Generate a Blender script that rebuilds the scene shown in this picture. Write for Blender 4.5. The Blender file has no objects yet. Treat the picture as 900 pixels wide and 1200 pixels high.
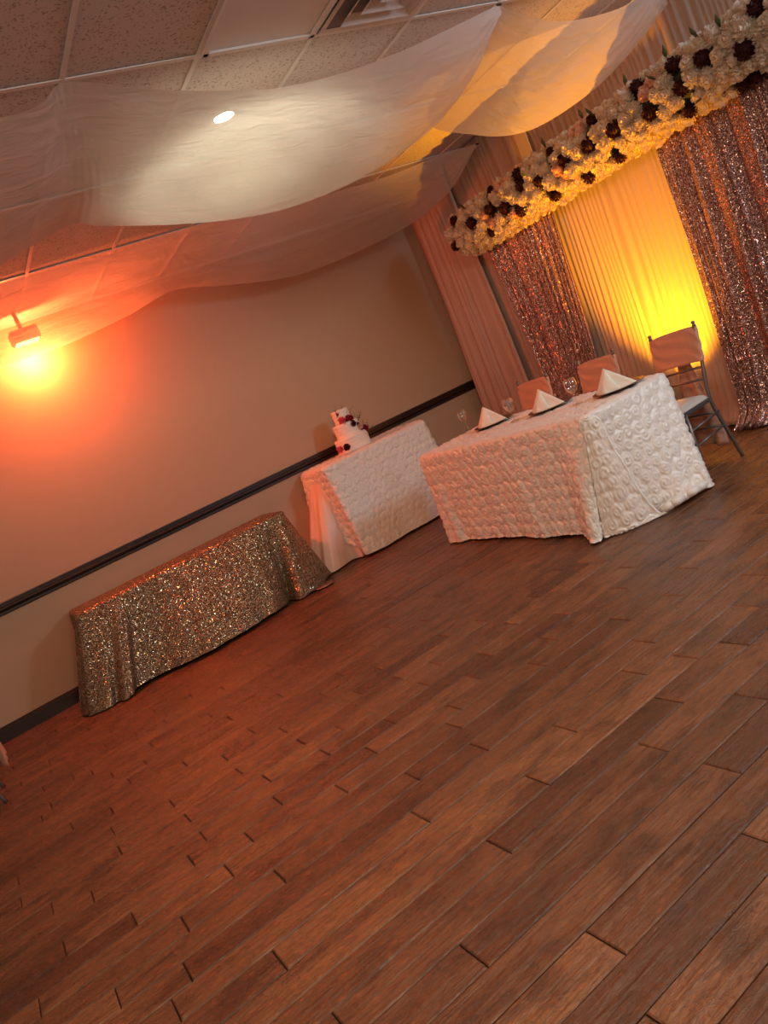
import bpy, math, random
import numpy as np
from mathutils import Vector, Matrix
random.seed(7); rng = np.random.default_rng(7)
PI = math.pi
D = bpy.data; C = bpy.context.scene.collection

# ------------------------------------------------------------------ camera
EYE = 1.35; F = 903.82
R = np.array([[0.78538707, -0.46913962, -0.40382568],
              [0.42544565, -0.06475573, 0.90266422]])
FW = -np.cross(R[0], R[1])
RR = np.array([R[0], R[1], FW])
def ray(p): return RR.T @ np.array([(p[0]-450)/F, -(p[1]-600)/F, 1.0])
def onz(p, z=0.0): v = ray(p); return np.array([0, 0, EYE]) + v*(z-EYE)/v[2]
def onx(p, X): v = ray(p); return np.array([0, 0, EYE]) + v*X/v[0]
def ony(p, Y): v = ray(p); return np.array([0, 0, EYE]) + v*Y/v[1]
cd = D.cameras.new('camera'); cam = D.objects.new('camera', cd); C.objects.link(cam)
cd.sensor_fit = 'VERTICAL'; cd.sensor_height = 36; cd.sensor_width = 36; cd.lens = F/1200*36
cd.clip_start = 0.05
M = Matrix.Identity(4)
for i in range(3):
    M[i][0] = R[0][i]; M[i][1] = R[1][i]; M[i][2] = -FW[i]
M[2][3] = EYE
cam.matrix_world = M
bpy.context.scene.camera = cam

# ------------------------------------------------------------------ materials
class NT:
    def __init__(s, name):
        s.m = D.materials.new(name); s.m.use_nodes = True; s.t = s.m.node_tree; s.t.nodes.clear()
        s.out = s.t.nodes.new('ShaderNodeOutputMaterial')
    def n(s, typ, **kw):
        nd = s.t.nodes.new('ShaderNode'+typ)
        for k, v in kw.items():
            if k == 'ins':
                for a, b in v.items(): s.set(nd, a, b)
            else: setattr(nd, k, v)
        return nd
    def set(s, nd, a, b):
        sock = nd.inputs[a]
        if isinstance(b, bpy.types.NodeSocket): s.t.links.new(b, sock)
        elif isinstance(b, bpy.types.Node): s.t.links.new(b.outputs[0], sock)
        else:
            if isinstance(b, (tuple, list)) and len(b) == 3 and sock.type == 'RGBA': b = (*b, 1)
            sock.default_value = b
    def math(s, op, a, b=0.0, c=0.0):
        nd = s.n('Math', operation=op); s.set(nd, 0, a); s.set(nd, 1, b); s.set(nd, 2, c); return nd.outputs[0]
    def mix(s, f, a, b, blend='MIX'):
        nd = s.n('Mix', data_type='RGBA', blend_type=blend)
        s.set(nd, 0, f); s.set(nd, 6, a); s.set(nd, 7, b); return nd.outputs[2]
    def ramp(s, fac, pts):
        nd = s.n('ValToRGB'); s.set(nd, 0, fac); e = nd.color_ramp.elements
        while len(e) < len(pts): e.new(0.5)
        for q, (p, c) in zip(e, pts): q.position = p; q.color = (*c, 1) if len(c) == 3 else c
        return nd.outputs[0]
    def noise(s, vec, scale, detail=3, rough=.5, dist=0):
        nd = s.n('TexNoise', ins={'Scale': scale, 'Detail': detail, 'Roughness': rough, 'Distortion': dist})
        if vec is not None: s.set(nd, 'Vector', vec)
        return nd.outputs[0]
    def coord(s): return s.n('TexCoord').outputs['Object']
    def vscale(s, vec, sc):
        nd = s.n('VectorMath', operation='MULTIPLY'); s.set(nd, 0, vec); nd.inputs[1].default_value = sc; return nd.outputs[0]
    def bump(s, h, strength=.5, dist=.01, normal=None):
        nd = s.n('Bump', ins={'Height': h, 'Strength': strength, 'Distance': dist})
        if normal is not None: s.set(nd, 'Normal', normal)
        return nd.outputs[0]
    def pbr(s, **kw):
        nd = s.n('BsdfPrincipled')
        for k, v in kw.items(): s.set(nd, k.replace('_', ' '), v)
        return nd.outputs[0]
    def done(s, sh):
        s.t.links.new(sh, s.out.inputs[0]); return s.m

def plain(name, col, rough=.5, metal=0.0, bumpsc=0, bumpst=.2, var=0.0):
    g = NT(name); c = g.coord(); kw = {}
    base = col
    if var:
        nz = g.noise(c, 9, 3)
        base = g.mix(nz, tuple(x*(1-var) for x in col), tuple(min(1, x*(1+var)) for x in col))
    if bumpsc: kw['Normal'] = g.bump(g.noise(c, bumpsc, 3), bumpst, .002)
    return g.done(g.pbr(Base_Color=base, Roughness=rough, Metallic=metal, **kw))

m_wall = plain('wall_paint', (.46, .30, .185), .62, bumpsc=120, bumpst=.12, var=.03)
m_trim = plain('dark_trim', (.022, .012, .010), .3, bumpsc=60, bumpst=.05)
m_tee = plain('ceiling_grid_paint', (.72, .68, .64), .45)
m_metal = plain('chair_metal', (.17, .14, .13), .32, .6, bumpsc=80, bumpst=.1)
m_cushion = plain('cushion_vinyl', (.50, .46, .42), .5, bumpsc=60, var=.05)
m_seatrail = plain('seat_rail', (.10, .095, .10), .35, .4)
m_charger = plain('charger_plate', (.085, .035, .022), .22, .3)
m_tabletop = plain('table_laminate', (.55, .5, .44), .5, var=.05)
m_tableleg = plain('table_leg_steel', (.3, .3, .31), .4, .8)
m_icing = plain('cake_icing', (.86, .74, .64), .55, bumpsc=70, bumpst=.8)
m_black = plain('black_housing', (.02, .02, .02), .4)
m_board = plain('cake_board', (.8, .75, .68), .35)
m_panel = plain('light_lens', (.72, .67, .62), .4, bumpsc=200, bumpst=.05, var=.02)
m_vent = plain('vent_enamel', (.6, .56, .53), .35)
m_ventdark = plain('vent_dark', (.2, .17, .165), .7)
m_green = plain('foliage', (.05, .09, .035), .6, var=.3)
m_darkgreen = plain('dark_foliage', (.02, .03, .018), .7, var=.3)

def satin(name, col, rough=.38, sheen=.3, bsc=300, bst=.25, trans=.0, fold=0.0):
    g = NT(name); c = g.coord()
    h = g.noise(c, bsc, 2)
    nrm = g.bump(h, bst, .0015)
    if fold:
        nrm = g.bump(g.noise(g.vscale(c, (7, 7, 1.4)), 1.6, 3), fold, .03, nrm)
    nz = g.noise(c, 6, 3)
    base = g.mix(nz, tuple(x*.94 for x in col), tuple(min(1, x*1.05) for x in col))
    p = g.pbr(Base_Color=base, Roughness=rough, Normal=nrm, Sheen_Weight=sheen)
    if trans:
        t = g.n('BsdfTranslucent', ins={'Color': col, 'Normal': nrm})
        mx = g.n('MixShader', ins={0: trans, 1: p, 2: t}); p = mx.outputs[0]
    return g.done(p)

g = NT('rosette_satin'); c = g.coord()
n1 = g.bump(g.noise(c, 70, 4, .6, 1.6), .4, .004); n2 = g.bump(g.noise(c, 380, 2), .2, .001, n1)
m_rosette = g.done(g.pbr(Base_Color=g.mix(g.noise(c, 30, 2), (.78, .67, .59), (.86, .76, .68)), Roughness=.33, Normal=n2, Sheen_Weight=.2, Specular_IOR_Level=.6))
m_hem = plain('hem_ribbon', (.9, .86, .82), .3)
m_peach = satin('peach_satin', (.82, .58, .46), .42, .3, 300, .15)
m_sash = satin('sash_satin', (.62, .31, .205), .4, .25, 260, .2, .12, .3)
m_napkin = satin('napkin_linen', (.84, .80, .68), .6, .1, 500, .2)

def sheer(name, col, transp=.2, transl=.4, wr=.5, scale=(1, 1, 1), sc=3.0, dist=.03):
    g = NT(name); c = g.coord()
    nrm = g.bump(g.noise(g.vscale(c, scale), sc, 4, .55, .6), wr, dist)
    nrm = g.bump(g.noise(c, 500, 1), .1, .001, nrm)
    d = g.n('BsdfDiffuse', ins={'Color': col, 'Normal': nrm})
    t = g.n('BsdfTranslucent', ins={'Color': col, 'Normal': nrm})
    gl = g.n('BsdfGlossy', ins={'Color': (.5, .5, .5, 1), 'Roughness': .45, 'Normal': nrm})
    tr = g.n('BsdfTransparent')
    a = g.n('MixShader', ins={0: transl, 1: d.outputs[0], 2: t.outputs[0]})
    a2 = g.n('MixShader', ins={0: .05, 1: a.outputs[0], 2: gl.outputs[0]})
    b = g.n('MixShader', ins={0: transp, 1: a2.outputs[0], 2: tr.outputs[0]})
    return g.done(b.outputs[0])
m_drape = sheer('ceiling_chiffon', (.84, .80, .74), .34, .5, .6, (1.5, 5, 2), 3.2, .02)
m_sheer = sheer('curtain_chiffon', (.66, .53, .46), .04, .35, .25, (30, 30, .6), 1.5, .01)

def sequin(name, c1, c2, cell=150, amt=.55, rough=.28):
    g = NT(name); c = g.coord()
    v = g.n('TexVoronoi', ins={'Vector': c, 'Scale': cell})
    sub = g.n('VectorMath', operation='SUBTRACT'); g.set(sub, 0, v.outputs['Color']); sub.inputs[1].default_value = (.5, .5, .5)
    sc = g.n('VectorMath', operation='SCALE'); g.set(sc, 0, sub.outputs[0]); sc.inputs['Scale'].default_value = amt*2
    geo = g.n('NewGeometry')
    ad = g.n('VectorMath', operation='ADD'); g.set(ad, 0, sc.outputs[0]); g.set(ad, 1, geo.outputs['Normal'])
    nm = g.n('VectorMath', operation='NORMALIZE'); g.set(nm, 0, ad.outputs[0])
    w = g.n('TexWhiteNoise', noise_dimensions='3D'); g.set(w, 0, v.outputs['Color'])
    base = g.mix(w.outputs[0], c1, c2)
    edge = g.math('LESS_THAN', v.outputs['Distance'], .52)
    p = g.pbr(Base_Color=base, Roughness=rough, Metallic=.66, Normal=nm.outputs[0])
    d = g.n('BsdfDiffuse', ins={'Color': tuple(x*.35 for x in c1)+(1,)})
    mx = g.n('MixShader'); g.set(mx, 0, edge); g.set(mx, 1, d.outputs[0]); g.set(mx, 2, p)
    return g.done(mx.outputs[0])
m_gold = sequin('gold_sequins', (.20, .135, .08), (.80, .60, .38), 155, .40, .2)
m_rose = sequin('rose_gold_sequins', (.42, .21, .18), (.95, .66, .58), 135, .38, .24)

g = NT('ceiling_tile'); c = g.coord()
sp = g.noise(c, 75, 3, .6); pits = g.ramp(sp, [(.36, (.25,)*3), (.44, (1,)*3)])
big = g.noise(c, 1.5, 2)
base = g.mix(pits, (.22, .18, .16), g.mix(big, (.58, .53, .49), (.64, .59, .55)))
m_tile = g.done(g.pbr(Base_Color=base, Roughness=.9, Normal=g.bump(pits, .5, .003)))

g = NT('walnut_planks')
at = g.n('Attribute', attribute_name='tone'); sep = g.n('SeparateColor'); g.set(sep, 0, at.outputs['Color'])
tone, r1, r2 = sep.outputs
c = g.coord()
cmb = g.n('CombineXYZ'); g.set(cmb, 2, g.math('MULTIPLY', r1, 37.0)); g.set(cmb, 0, g.math('MULTIPLY', r2, 11.0))
pv = g.n('VectorMath', operation='ADD'); g.set(pv, 0, c); g.set(pv, 1, cmb.outputs[0]); pv = pv.outputs[0]
grain = g.noise(g.vscale(pv, (3.5, 42, 1)), 2.2, 5, .6, .8)
fig = g.noise(g.vscale(pv, (10, 20, 1)), 2.6, 5, .7, 2.6)
blot = g.noise(g.vscale(pv, (2.2, 5, 1)), 1.9, 4, .6)
spot = g.ramp(g.noise(g.vscale(c, (1.6, 3.0, 1)), 1.5, 5, .68), [(.57, (0,)*3), (.72, (1,)*3)])
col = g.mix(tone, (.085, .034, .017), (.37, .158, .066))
col = g.mix(g.ramp(grain, [(.3, (0,)*3), (.7, (1,)*3)]), g.mix(.55, col, (.035, .014, .008)), col)
col = g.mix(g.math('MULTIPLY', g.ramp(fig, [(.45, (0,)*3), (.58, (1,)*3)]), .6), col, (.085, .032, .016))
col = g.mix(g.math('MULTIPLY', g.ramp(blot, [(.48, (0,)*3), (.66, (1,)*3)]), .65), col, (.04, .018, .012))
col = g.mix(g.math('MULTIPLY', spot, .8), col, (.018, .010, .009))
wv = g.noise(g.vscale(pv, (2.2, 26, 1)), 1.6, 2, .5, .4)
ch = g.noise(g.vscale(pv, (22, 4, 1)), 1.3, 1)
h = g.math('ADD', g.math('MULTIPLY', wv, 1.0), g.math('MULTIPLY', fig, .35))
h = g.math('ADD', h, g.math('MULTIPLY', grain, .25))
nrm = g.bump(h, 1.0, .009)
rgh = g.ramp(fig, [(.3, (.19,)*3), (.7, (.34,)*3)])
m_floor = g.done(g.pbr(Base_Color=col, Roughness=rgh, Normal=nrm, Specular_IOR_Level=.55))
m_under = plain('subfloor', (.012, .007, .005), .7)

def glowmat(name, col, st):
    g = NT(name); e = g.n('Emission', ins={'Color': (*col, 1), 'Strength': st}); return g.done(e.outputs[0])
g = NT('clear_glass')
lw = g.n('LayerWeight', ins={'Blend': .28}); tr = g.n('BsdfTransparent', ins={'Color': (.93, .92, .90, 1)}); gl = g.n('BsdfGlossy', ins={'Color': (1, 1, 1, 1), 'Roughness': .04})
mx = g.n('MixShader'); g.set(mx, 0, g.math('ADD', g.math('MULTIPLY', lw.outputs['Facing'], .55), .06)); g.set(mx, 1, tr.outputs[0]); g.set(mx, 2, gl.outputs[0])
m_glass = g.done(mx.outputs[0])
def petal_mat(name, col, var=.12):
    g = NT(name); oi = g.n('ObjectInfo'); c = g.coord()
    k = g.noise(c, 30, 2)
    base = g.mix(k, tuple(x*(1-var) for x in col), tuple(min(1, x*(1+var)) for x in col))
    d = g.pbr(Base_Color=base, Roughness=.7)
    t = g.n('BsdfTranslucent', ins={'Color': base})
    mx = g.n('MixShader', ins={0: .25, 1: d, 2: t.outputs[0]})
    return g.done(mx.outputs[0])
m_pwhite = petal_mat('white_petals', (.76, .67, .56))
m_ppeach = petal_mat('peach_petals', (.80, .52, .42))
m_pdark = petal_mat('burgundy_petals', (.045, .005, .010), .3)
m_ppink = petal_mat('pink_petals', (.75, .12, .16))
m_pred = petal_mat('red_petals', (.32, .012, .03))

# ------------------------------------------------------------------ mesh helpers
class MB:
    def __init__(s): s.v = []; s.f = []
    def add(s, v, f):
        o = len(s.v); s.v += [tuple(map(float, q)) for q in v]; s.f += [tuple(i+o for i in q) for q in f]; return s
    def box(s, c, d, rot=None, bev=0.0):
        hx, hy, hz = [q/2 for q in d]
        if bev > 0:
            b = min(bev, hx*.9, hy*.9, hz*.9); vs = []; 
            # chamfered box: 24 verts
            idx = {}
            for sx in (-1, 1):
                for sy in (-1, 1):
                    for sz in (-1, 1):
                        for a in range(3):
                            p = [sx*(hx-b), sy*(hy-b), sz*(hz-b)]
                            p[a] = (sx*hx, sy*hy, sz*hz)[a]
                            idx[sx, sy, sz, a] = len(vs); vs.append(p)
            fs = []
            for a in range(3):
                o1, o2 = [q for q in range(3) if q != a]
                for sgn in (-1, 1):
                    q = []
                    for (u, w) in ((-1, -1), (1, -1), (1, 1), (-1, 1)):
                        k = [0, 0, 0]; k[a] = sgn; k[o1] = u; k[o2] = w; q.append(idx[k[0], k[1], k[2], a])
                    fs.append(q)
            for a in range(3):
                o1, o2 = [q for q in range(3) if q != a]
                for u in (-1, 1):
                    for w in (-1, 1):
                        k1 = [0]*3; k1[a] = -1; k1[o1] = u; k1[o2] = w; k2 = list(k1); k2[a] = 1
                        fs.append([idx[(*k1, o1)], idx[(*k2, o1)], idx[(*k2, o2)], idx[(*k1, o2)]])
            for sx in (-1, 1):
                for sy in (-1, 1):
                    for sz in (-1, 1): fs.append([idx[sx, sy, sz, a] for a in range(3)])
        else:
            vs = [[x, y, z] for x in (-hx, hx) for y in (-hy, hy) for z in (-hz, hz)]
            fs = [(0, 1, 3, 2), (4, 6, 7, 5), (0, 4, 5, 1), (2, 3, 7, 6), (0, 2, 6, 4), (1, 5, 7, 3)]
        if rot is not None: vs = [tuple(rot @ Vector(p)) for p in vs]
        return s.add([[p[i]+c[i] for i in range(3)] for p in vs], fs)
    def tube(s, pts, r, n=10, cap=True):
        pts = [Vector(p) for p in pts]; rs = r if isinstance(r, (list, tuple)) else [r]*len(pts)
        vs = []; fs = []; prev = None
        for i, p in enumerate(pts):
            t = (pts[min(i+1, len(pts)-1)]-pts[max(i-1, 0)]).normalized()
            if prev is None: a = t.orthogonal().normalized()
            else: a = (prev - t*prev.dot(t)).normalized()
            prev = a; b = t.cross(a)
            for k in range(n):
                th = 2*PI*k/n; vs.append(p+(a*math.cos(th)+b*math.sin(th))*rs[i])
        for i in range(len(pts)-1):
            for k in range(n):
                fs.append((i*n+k, i*n+(k+1) % n, (i+1)*n+(k+1) % n, (i+1)*n+k))
        if cap: fs.append(tuple(range(n))[::-1]); fs.append(tuple(range((len(pts)-1)*n, len(pts)*n)))
        return s.add(vs, fs)
    def lathe(s, prof, n=24, c=(0, 0, 0), wob=None):
        vs = []; fs = []
        for r, z in prof:
            for k in range(n):
                th = 2*PI*k/n; rr = r*(wob(th, z) if wob else 1)
                vs.append((c[0]+rr*math.cos(th), c[1]+rr*math.sin(th), c[2]+z))
        for i in range(len(prof)-1):
            for k in range(n):
                fs.append((i*n+k, i*n+(k+1) % n, (i+1)*n+(k+1) % n, (i+1)*n+k))
        return s.add(vs, fs)
    def grid(s, P):
        P = np.asarray(P); a, b = P.shape[:2]
        fs = [(i*b+j, i*b+j+1, (i+1)*b+j+1, (i+1)*b+j) for i in range(a-1) for j in range(b-1)]
        return s.add(P.reshape(-1, 3), fs)
    def build(s, name, mat, parent=None, smooth=True, loc=None):
        me = D.meshes.new(name); me.from_pydata(s.v, [], s.f)
        if mat: me.materials.append(mat)
        if smooth: me.shade_smooth()
        me.update()
        o = D.objects.new(name, me); C.objects.link(o)
        if parent: o.parent = parent
        if loc is not None: o.location = loc
        return o
def setp(o, label=None, cat=None, group=None, kind=None):
    for k, v in (('label', label), ('category', cat), ('group', group), ('kind', kind)):
        if v: o[k] = v
    return o
def empty(name, loc, label, cat, group=None, rz=0):
    o = D.objects.new(name, None); C.objects.link(o); o.location = loc; o.rotation_euler = (0, 0, rz); o.empty_display_size = .1
    return setp(o, label, cat, group)
def recalc(o):
    import bmesh
    bm = bmesh.new(); bm.from_mesh(o.data); bmesh.ops.recalc_face_normals(bm, faces=bm.faces); bm.to_mesh(o.data); bm.free(); return o
def solid(o, t, off=0):
    md = o.modifiers.new('thick', 'SOLIDIFY'); md.thickness = t; md.offset = off; return o
def copy_tree(o, parent=None):
    c = o.copy(); C.objects.link(c)
    if parent: c.parent = parent
    for ch in o.children: copy_tree(ch, c)
    return c
def spline(P, n):
    """Catmull-Rom through control points, n samples, uniform in control parameter"""
    P = np.asarray(P, float); m = len(P); out = []
    for t in np.linspace(0, m-1, n):
        i = min(int(t), m-2); u = t-i
        p0 = P[max(i-1, 0)]; p1 = P[i]; p2 = P[i+1]; p3 = P[min(i+2, m-1)]
        out.append(.5*((2*p1)+(-p0+p2)*u+(2*p0-5*p1+4*p2-p3)*u*u+(-p0+3*p1-3*p2+p3)*u**3))
    return np.array(out)

# ------------------------------------------------------------------ room
XW = 5.25; YW = 6.917; ZC = 3.03
def st(o): return setp(o, kind='structure')
# floor: every plank modelled
PW = .1285; PY0 = .028
JT = {8: [0.68], 10: [0.77], 11: [1.41], 12: [0.56, 1.75], 13: [0.23, 1.42], 14: [0.86, 1.66, 2.04], 15: [1.14, 1.92, 2.31], 16: [0.21, 1.4, 1.78, 2.57], 17: [0.82, 1.99], 18: [-0.01, 1.19, 2.37], 19: [-0.21, 0.37, 0.95, 2.14, 2.63], 20: [0.05, 1.25, 1.73, 2.93], 21: [-0.43, 0.26, 0.76, 1.35, 1.93, 2.42, 3.2], 22: [-0.08, 0.39, 0.98, 1.56, 2.15, 2.64], 23: [-0.32, 0.18, 0.57, 1.16, 1.74, 2.92], 24: [0.27, 0.87, 1.44, 2.02, 2.72], 25: [-0.18, 0.62, 1.02, 1.6, 2.3], 26: [-0.33, 0.27, 0.86, 1.44, 2.02, 2.61], 27: [-0.02, 0.57, 1.26, 1.84], 28: [-0.44, 0.26, 0.87, 1.47, 2.64], 29: [-0.01, 0.58, 1.17, 2.36], 30: [-0.44, 0.78, 1.35, 1.96], 31: [0.43, 1.64], 32: [-0.16, 1.06, 1.84, 2.24], 33: [0.17, 0.78, 1.96], 34: [0.29, 1.46], 35: [-0.28, 0.12, 0.73], 36: [0.38, 1.59], 37: [0.04, 1.25], 38: [-0.06, 0.54, 0.94], 39: [-0.23, 0.36], 40: [0.78, 1.39], 41: [-0.16, 0.55, 1.77], 42: [0.26], 43: [-0.15, 0.67], 44: [0.35], 45: [0.16], 46: [-0.37], 47: [-0.12], 48: [0.1], 49: [-0.03]}
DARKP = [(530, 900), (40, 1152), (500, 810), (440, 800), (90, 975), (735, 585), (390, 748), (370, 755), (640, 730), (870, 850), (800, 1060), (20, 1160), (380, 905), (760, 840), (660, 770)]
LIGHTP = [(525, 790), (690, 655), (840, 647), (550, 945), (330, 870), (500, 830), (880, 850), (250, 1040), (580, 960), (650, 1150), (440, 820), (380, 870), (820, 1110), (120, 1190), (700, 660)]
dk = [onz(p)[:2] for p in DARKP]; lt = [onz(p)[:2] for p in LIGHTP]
vs = []; fs = []; tones = []
for r in range(-14, int((YW-PY0)/PW)+1):
    ya = PY0+r*PW; yb = min(ya+PW, YW)
    js = sorted(JT.get(r, []))
    if not js: js = [random.uniform(-.5, .5)]
    while js[0] > -3.2: js.insert(0, js[0]-random.choice([1.2, 1.2, .9] if r < 30 else [.4, .6, .6, 1.2, 1.2]))
    while js[-1] < XW: js.append(js[-1]+random.choice([1.2, 1.2, .9] if r < 15 else [.4, .6, .6, 1.2, 1.2]))
    for a, b in zip(js[:-1], js[1:]):
        b = min(b, XW)
        if b-a < .05: continue
        z = random.uniform(-.0008, .0008); g1 = .0017; bv = .0042; dz = .0032
        tl = random.uniform(-.0006, .0006)
        o = len(vs)
        x0, x1, y0, y1 = a+g1, b-g1, ya+g1*.7, yb-g1*.7
        for (x, y) in ((x0, y0), (x1, y0), (x1, y1), (x0, y1)): vs.append((x, y, z-dz-.004))
        for (x, y) in ((x0, y0), (x1, y0), (x1, y1), (x0, y1)): vs.append((x, y, z-dz))
        for (x, y) in ((x0+bv, y0+bv), (x1-bv, y0+bv), (x1-bv, y1-bv), (x0+bv, y1-bv)): vs.append((x, y, z+(tl if y > (ya+yb)/2 else -tl)))
        ff = [(8, 9, 10, 11)]+[(i, (i+1) % 4, (i+1) % 4+4, i+4) for i in range(4)]+[(i+4, (i+1) % 4+4, (i+1) % 4+8, i+8) for i in range(4)]
        fs += [tuple(i+o for i in q) for q in ff]
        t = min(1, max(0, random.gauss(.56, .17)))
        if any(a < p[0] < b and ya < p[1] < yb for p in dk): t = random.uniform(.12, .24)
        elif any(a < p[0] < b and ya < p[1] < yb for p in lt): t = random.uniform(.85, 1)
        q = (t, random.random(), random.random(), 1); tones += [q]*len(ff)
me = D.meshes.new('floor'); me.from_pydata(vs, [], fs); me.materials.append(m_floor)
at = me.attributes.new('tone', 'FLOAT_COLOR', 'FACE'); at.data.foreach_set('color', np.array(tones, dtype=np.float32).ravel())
fl = D.objects.new('floor', me); C.objects.link(fl); st(fl)
MB().box((1.1, 2.5, -.04), (8.6, 9.2, .06)).build('subfloor', m_under, fl, smooth=False)
st(MB().box((1.1, YW+.05, 1.5), (8.6, .1, 3.1)).build('wall_left', m_wall, smooth=False))
st(MB().box((XW+.05, 2.5, 1.5), (.1, 9.2, 3.1)).build('wall_back', m_wall, smooth=False))
st(MB().box((1.1, 2.5, ZC+.055), (8.6, 9.2, .1)).build('ceiling', m_tile, smooth=False))
# mouldings on the left wall
def mould(prof, name):
    x0, x1 = -3.2, XW; m = MB(); n = len(prof)
    v = [(x, YW-p[0], p[1]) for x in (x0, x1) for p in prof]
    m.add(v, [(i, i+1, n+i+1, n+i) for i in range(n-1)]+[tuple(range(n))[::-1], tuple(range(n, 2*n))])
    return st(recalc(m.build(name, m_trim, smooth=False)))
mould([(0, .915), (.012, .915), (.018, .922), (.018, .938), (.010, .945), (.022, .955), (.026, .962), (.026, .972), (.014, .980), (.014, .994), (.022, .998), (.022, 1.008), (0, 1.012)], 'trim_1')
mould([(0, 0), (.018, 0), (.018, .095), (.013, .105), (.013, .114), (.008, .122), (0, .123)], 'baseboard_left')
v = []
o = MB().box((XW-.009, 2.5, .06), (.018, 8.8, .12)).build('baseboard_back', m_trim, smooth=False); st(o)
# ceiling grid
CX0, CP, RY0, RP = 1.150, .629, 3.328, 1.1963
m = MB()
for k in range(-6, 7):
    x = CX0+k*CP
    m.box((x, 2.5, ZC), (.024, 8.8, .006)); m.box((x, 2.5, ZC+.01), (.008, 8.8, .014))
for k in range(-4, 3):
    y = RY0+k*RP
    m.box((1.1, y, ZC-.0015), (8.5, .024, .005)); m.box((1.1, y, ZC+.01), (8.5, .008, .014))
m.box((1.1, YW-.012, ZC), (8.5, .024, .02))
st(m.build('trim_2', m_tee, smooth=False))

# ceiling fixtures
t = empty('ceiling_light', (CX0+1.5*CP, RY0-RP/2, ZC), 'unlit flat white ceiling light panel beside the air vent', 'ceiling light')
m = MB()
for sx in (-1, 1): m.box((sx*(CP/2-.025), 0, -.009), (.026, RP-.03, .018))
for sy in (-1, 1): m.box((0, sy*(RP/2-.025), -.009), (CP-.026, .026, .018))
m.build('frame', m_tee, t, smooth=False)
MB().box((0, 0, -.004), (CP-.08, RP-.08, .008)).build('diffuser', m_panel, t, smooth=False)
t = empty('ceiling_vent', (CX0+2.5*CP, RY0-.31, ZC), 'square louvred white air vent in the ceiling grid', 'air vent')
MB().box((0, 0, -.002), (.58, .58, .004)).build('backing', m_ventdark, t, smooth=False)
for i, (s_, w_) in enumerate(((.295, .03), (.215, .05), (.135, .05), (.06, .05))):
    m = MB()
    for k in range(4):
        a = k*PI/2; ca, sa = math.cos(a), math.sin(a)
        zi = -.006 if i == 0 else -.004; zo = -.006 if i == 0 else -.032
        q = [(-s_, s_, zo), (s_, s_, zo), (s_-w_, s_-w_, zi), (-(s_-w_), s_-w_, zi)]
        q += [(p[0], p[1], p[2]-.002) for p in q]
        m.add([(x*ca-y*sa, x*sa+y*ca, z) for x, y, z in q], [(0, 1, 2, 3), (7, 6, 5, 4), (0, 4, 5, 1), (2, 6, 7, 3)])
    m.build('vent_frame' if i == 0 else 'louvre', m_vent, t, smooth=False)

# ------------------------------------------------------------------ tablecloths
def table(name, x0, x1, y0, y1, z, label):
    t = empty(name, ((x0+x1)/2, (y0+y1)/2, 0), label, 'table')
    w, d = x1-x0, y1-y0
    MB().box((0, 0, z-.02), (w, d, .028), bev=.006).build('table_top', m_tabletop, t, smooth=False)
    for sx in (-1, 1):
        for sy in (-1, 1):
            px, py = sx*(w/2-.16), sy*(d/2-.08)
            MB().tube([(px, py, z-.034), (px, py, .004)], .014).build('leg', m_tableleg, t)
    return t
def rosette(a, b, s=.085, A=.012, seed=3):
    """height of satin rosettes over a plane; a,b arrays in metres"""
    rg = np.random.default_rng(seed); JIT = rg.uniform(-.18, .18, (200, 200, 4))
    best = np.full(a.shape, 9.0); bx = np.zeros_like(a); by = np.zeros_like(a); ph = np.zeros_like(a)
    j0 = np.floor(b/(s*.87)).astype(int)
    for dj in (-1, 0, 1, 2):
        j = j0+dj; off = (j % 2)*.5
        i0 = np.floor(a/s-off).astype(int)
        for di in (-1, 0, 1, 2):
            i = i0+di; J = JIT[i % 200, j % 200]
            cx = (i+off+J[..., 0])*s; cy = (j+J[..., 1])*s*.87
            dx = a-cx; dy = b-cy; d = np.hypot(dx, dy)
            k = d < best
            best = np.where(k, d, best); bx = np.where(k, dx, bx); by = np.where(k, dy, by); ph = np.where(k, J[..., 2]*17, ph)
    wr_ = .0028*np.sin(a*83+b*31+seed)+.0028*np.sin(b*97-a*41)
    r = np.maximum(best+wr_, 0)/(s*.56); th = np.arctan2(by, bx)+ph
    dome = np.clip(1-r*r, 0, 1)**.6
    fr = np.mod(2.2*r-th/(2*PI), 1.0); sp = 1.6*(1-np.abs(fr*2-1))-.9
    pet = .25*np.cos(3*th+6*r)
    return A*(dome*.75+.55*sp*np.clip(1.2-r, 0, 1)**.7+.5*pet*r*np.clip(1.3-r, 0, 1)-.25*np.clip(r-.8, 0, .4))
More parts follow.
